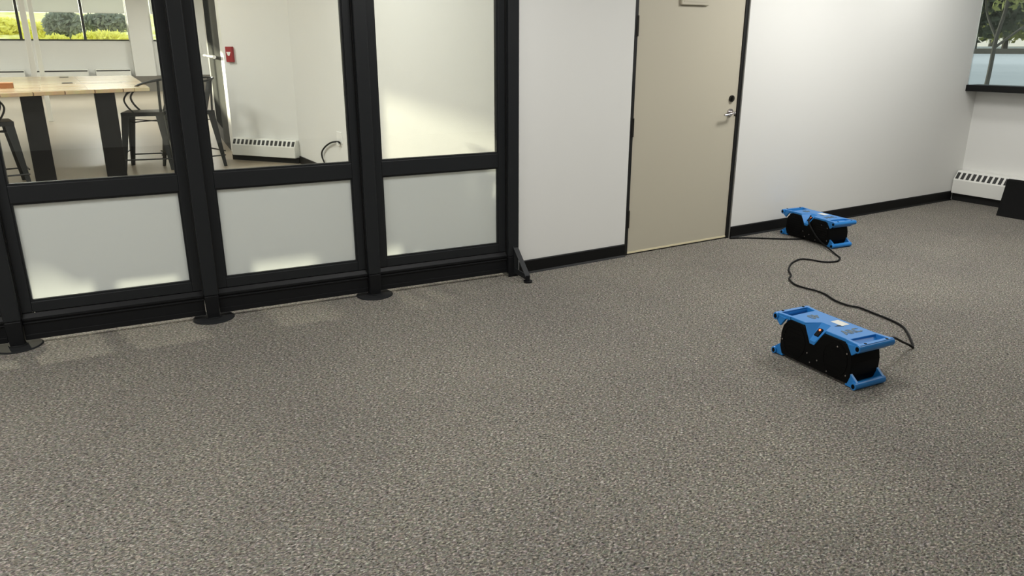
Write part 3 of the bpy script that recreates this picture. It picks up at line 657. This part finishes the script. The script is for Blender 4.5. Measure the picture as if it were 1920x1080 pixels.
def tree(name, base, trunk_pts, r0, crowns, leafmat, label, group=None):
    root = empty(name, base); tag(root, label, 'tree', group)
    tr_ = MB()
    for k, tp in enumerate(trunk_pts):
        pp_ = spline([Vector(q) for q in tp], 4); n = len(pp_)
        for i in range(n-1):
            f0 = r0*(1-0.45*i/n)*(1 if k == 0 else 0.5)
            tr_.cyl(pp_[i], pp_[i+1], f0, 8, f0*0.96)
    tr_.build('trunk', M['bark'], root, smooth=True)
    merge(*[leaves(*c_) for c_ in crowns]).build('foliage', leafmat, root)
    return root
tg = onX(1851,146,21.0); tgv = Vector((21.0, tg.y, -0.4))
mid = onX(1868,72,21.0)-tgv; up1 = onX(1885,20,21.0)-tgv; up2 = onX(1850,20,21.2)-tgv
tree('parking_lot_tree', tgv, [[(0,0,-0.1),(0,0.02,0.4),tuple(mid*0.6),tuple(mid),tuple(up1),tuple(up1*1.3)],[tuple(mid),tuple(up2),tuple(up2*1.25)],[tuple(mid*0.9),tuple(up1*0.95+Vector((0,-0.8,0)))]],
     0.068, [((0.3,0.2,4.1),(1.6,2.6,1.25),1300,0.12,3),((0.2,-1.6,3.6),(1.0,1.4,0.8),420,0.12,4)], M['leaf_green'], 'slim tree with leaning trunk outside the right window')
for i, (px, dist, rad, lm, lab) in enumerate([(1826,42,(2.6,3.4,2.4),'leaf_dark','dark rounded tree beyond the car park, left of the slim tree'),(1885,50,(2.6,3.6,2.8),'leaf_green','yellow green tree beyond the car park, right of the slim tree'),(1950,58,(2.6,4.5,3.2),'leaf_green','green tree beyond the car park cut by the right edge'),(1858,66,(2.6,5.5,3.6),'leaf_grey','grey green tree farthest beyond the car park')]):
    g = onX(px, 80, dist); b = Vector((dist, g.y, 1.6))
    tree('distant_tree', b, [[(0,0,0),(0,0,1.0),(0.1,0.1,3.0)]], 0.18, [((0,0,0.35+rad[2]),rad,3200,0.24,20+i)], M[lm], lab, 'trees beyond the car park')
tag(MB().box(37.2,37.6,-80,33,1.2,1.62).build('kerb', M['bark']), 'grey kerb line across the far side of the car park', 'kerb')

# ---------------------------------------------------------------- outdoors, far windows: grassy bank, shrubs
bank = MB(); nx, ny = 40, 12; rb = random.Random(5); vs = []
for j in range(ny+1):
    for i in range(nx+1):
        y = 35+j*4.0; t = min(1, max(0, (y-43)/12.0)); vs.append((-22+i*1.3, y, -0.1+3.1*t+0.6*min(1,max(0,(y-54)/9.0))+0.75*min(1,max(0,(y-65)/7.0))+rb.uniform(-0.06,0.06)))
bank.add(vs, [(j*(nx+1)+i, j*(nx+1)+i+1, (j+1)*(nx+1)+i+1, (j+1)*(nx+1)+i) for j in range(ny) for i in range(nx)])
tag(bank.build('grass_bank', M['grass'], smooth=False), 'sunny yellow grass bank outside the far windows', 'grass', kind='structure')
def shrub(px, Y0, zc, rad, n, lm, label, seed, size=0.16):
    x = onY(px, 60, Y0).x
    root = empty('shrub', (x, Y0, zc-rad[2])); tag(root, label, 'shrub', 'shrubs outside the far windows')
    leaves((0,0,rad[2]), rad, n, size, seed).build('foliage', M[lm], root)
    MB().cyl((0,0,-0.6),(0,0,rad[2]),0.05,8).build('stem', M['bark'], root)
shrub(10, 53, 2.7, (1.3,0.8,0.55), 900, 'leaf_yellow', 'yellow leafy shrub outside, left of the slender white post', 31)
shrub(72, 50, 2.5, (0.9,0.8,0.6), 600, 'leaf_yellow', 'yellow shrub outside, just right of the slender white post', 32)
shrub(122, 47, 2.75, (0.95,0.7,0.75), 1800, 'leaf_grey', 'grey dark shrub outside in the middle window bay', 33)
shrub(205, 50, 3.0, (1.5,0.7,0.55), 1700, 'leaf_grey', 'grey green shrub outside in the bay beside the pier', 34)
shrub(192, 44.3, 2.05, (1.4,0.6,0.40), 900, 'leaf_yellow', 'low yellow shrub outside below the grey one', 35)
shrub(104, 44.6, 1.85, (0.7,0.6,0.40), 600, 'leaf_yellow', 'low yellow shrub outside at the foot of the dark one', 36)
# roller shades
for (a, b, lab) in ((-6.4, xw(-62)-0.06,'pale roller shade pulled lower to block sun, unseen off the left edge'),(xw(-62)+0.06, xw(40)-0.06,'pale roller shade left of the slender white post'),(xw(40)+0.06, xw(160)-0.06,'pale roller shade over the middle bay'),(xw(160)+0.06, X1-0.02,'cream roller shade over the bay beside the pier'),(X2+0.02,X3-0.06,'pale roller shade in the narrow window slice')):
    r_ = empty('roller_shade', ((a+b)/2, YF-0.08, 2.93)); tag(r_, lab, 'blind', 'roller shades on the far windows')
    if 'lower' in lab: r_.location.z = 2.33*K  # unseen shade lowered to keep low sun off the frosted pane tops
    MB().box(-(b-a)/2,(b-a)/2,-0.002,0.002,0.0,3.78-r_.location.z/K).build('cloth', M['shade'], r_)
    MB().box(-(b-a)/2,(b-a)/2,-0.012,0.012,-0.02,0.005).build('hem_bar', M['heater'], r_)
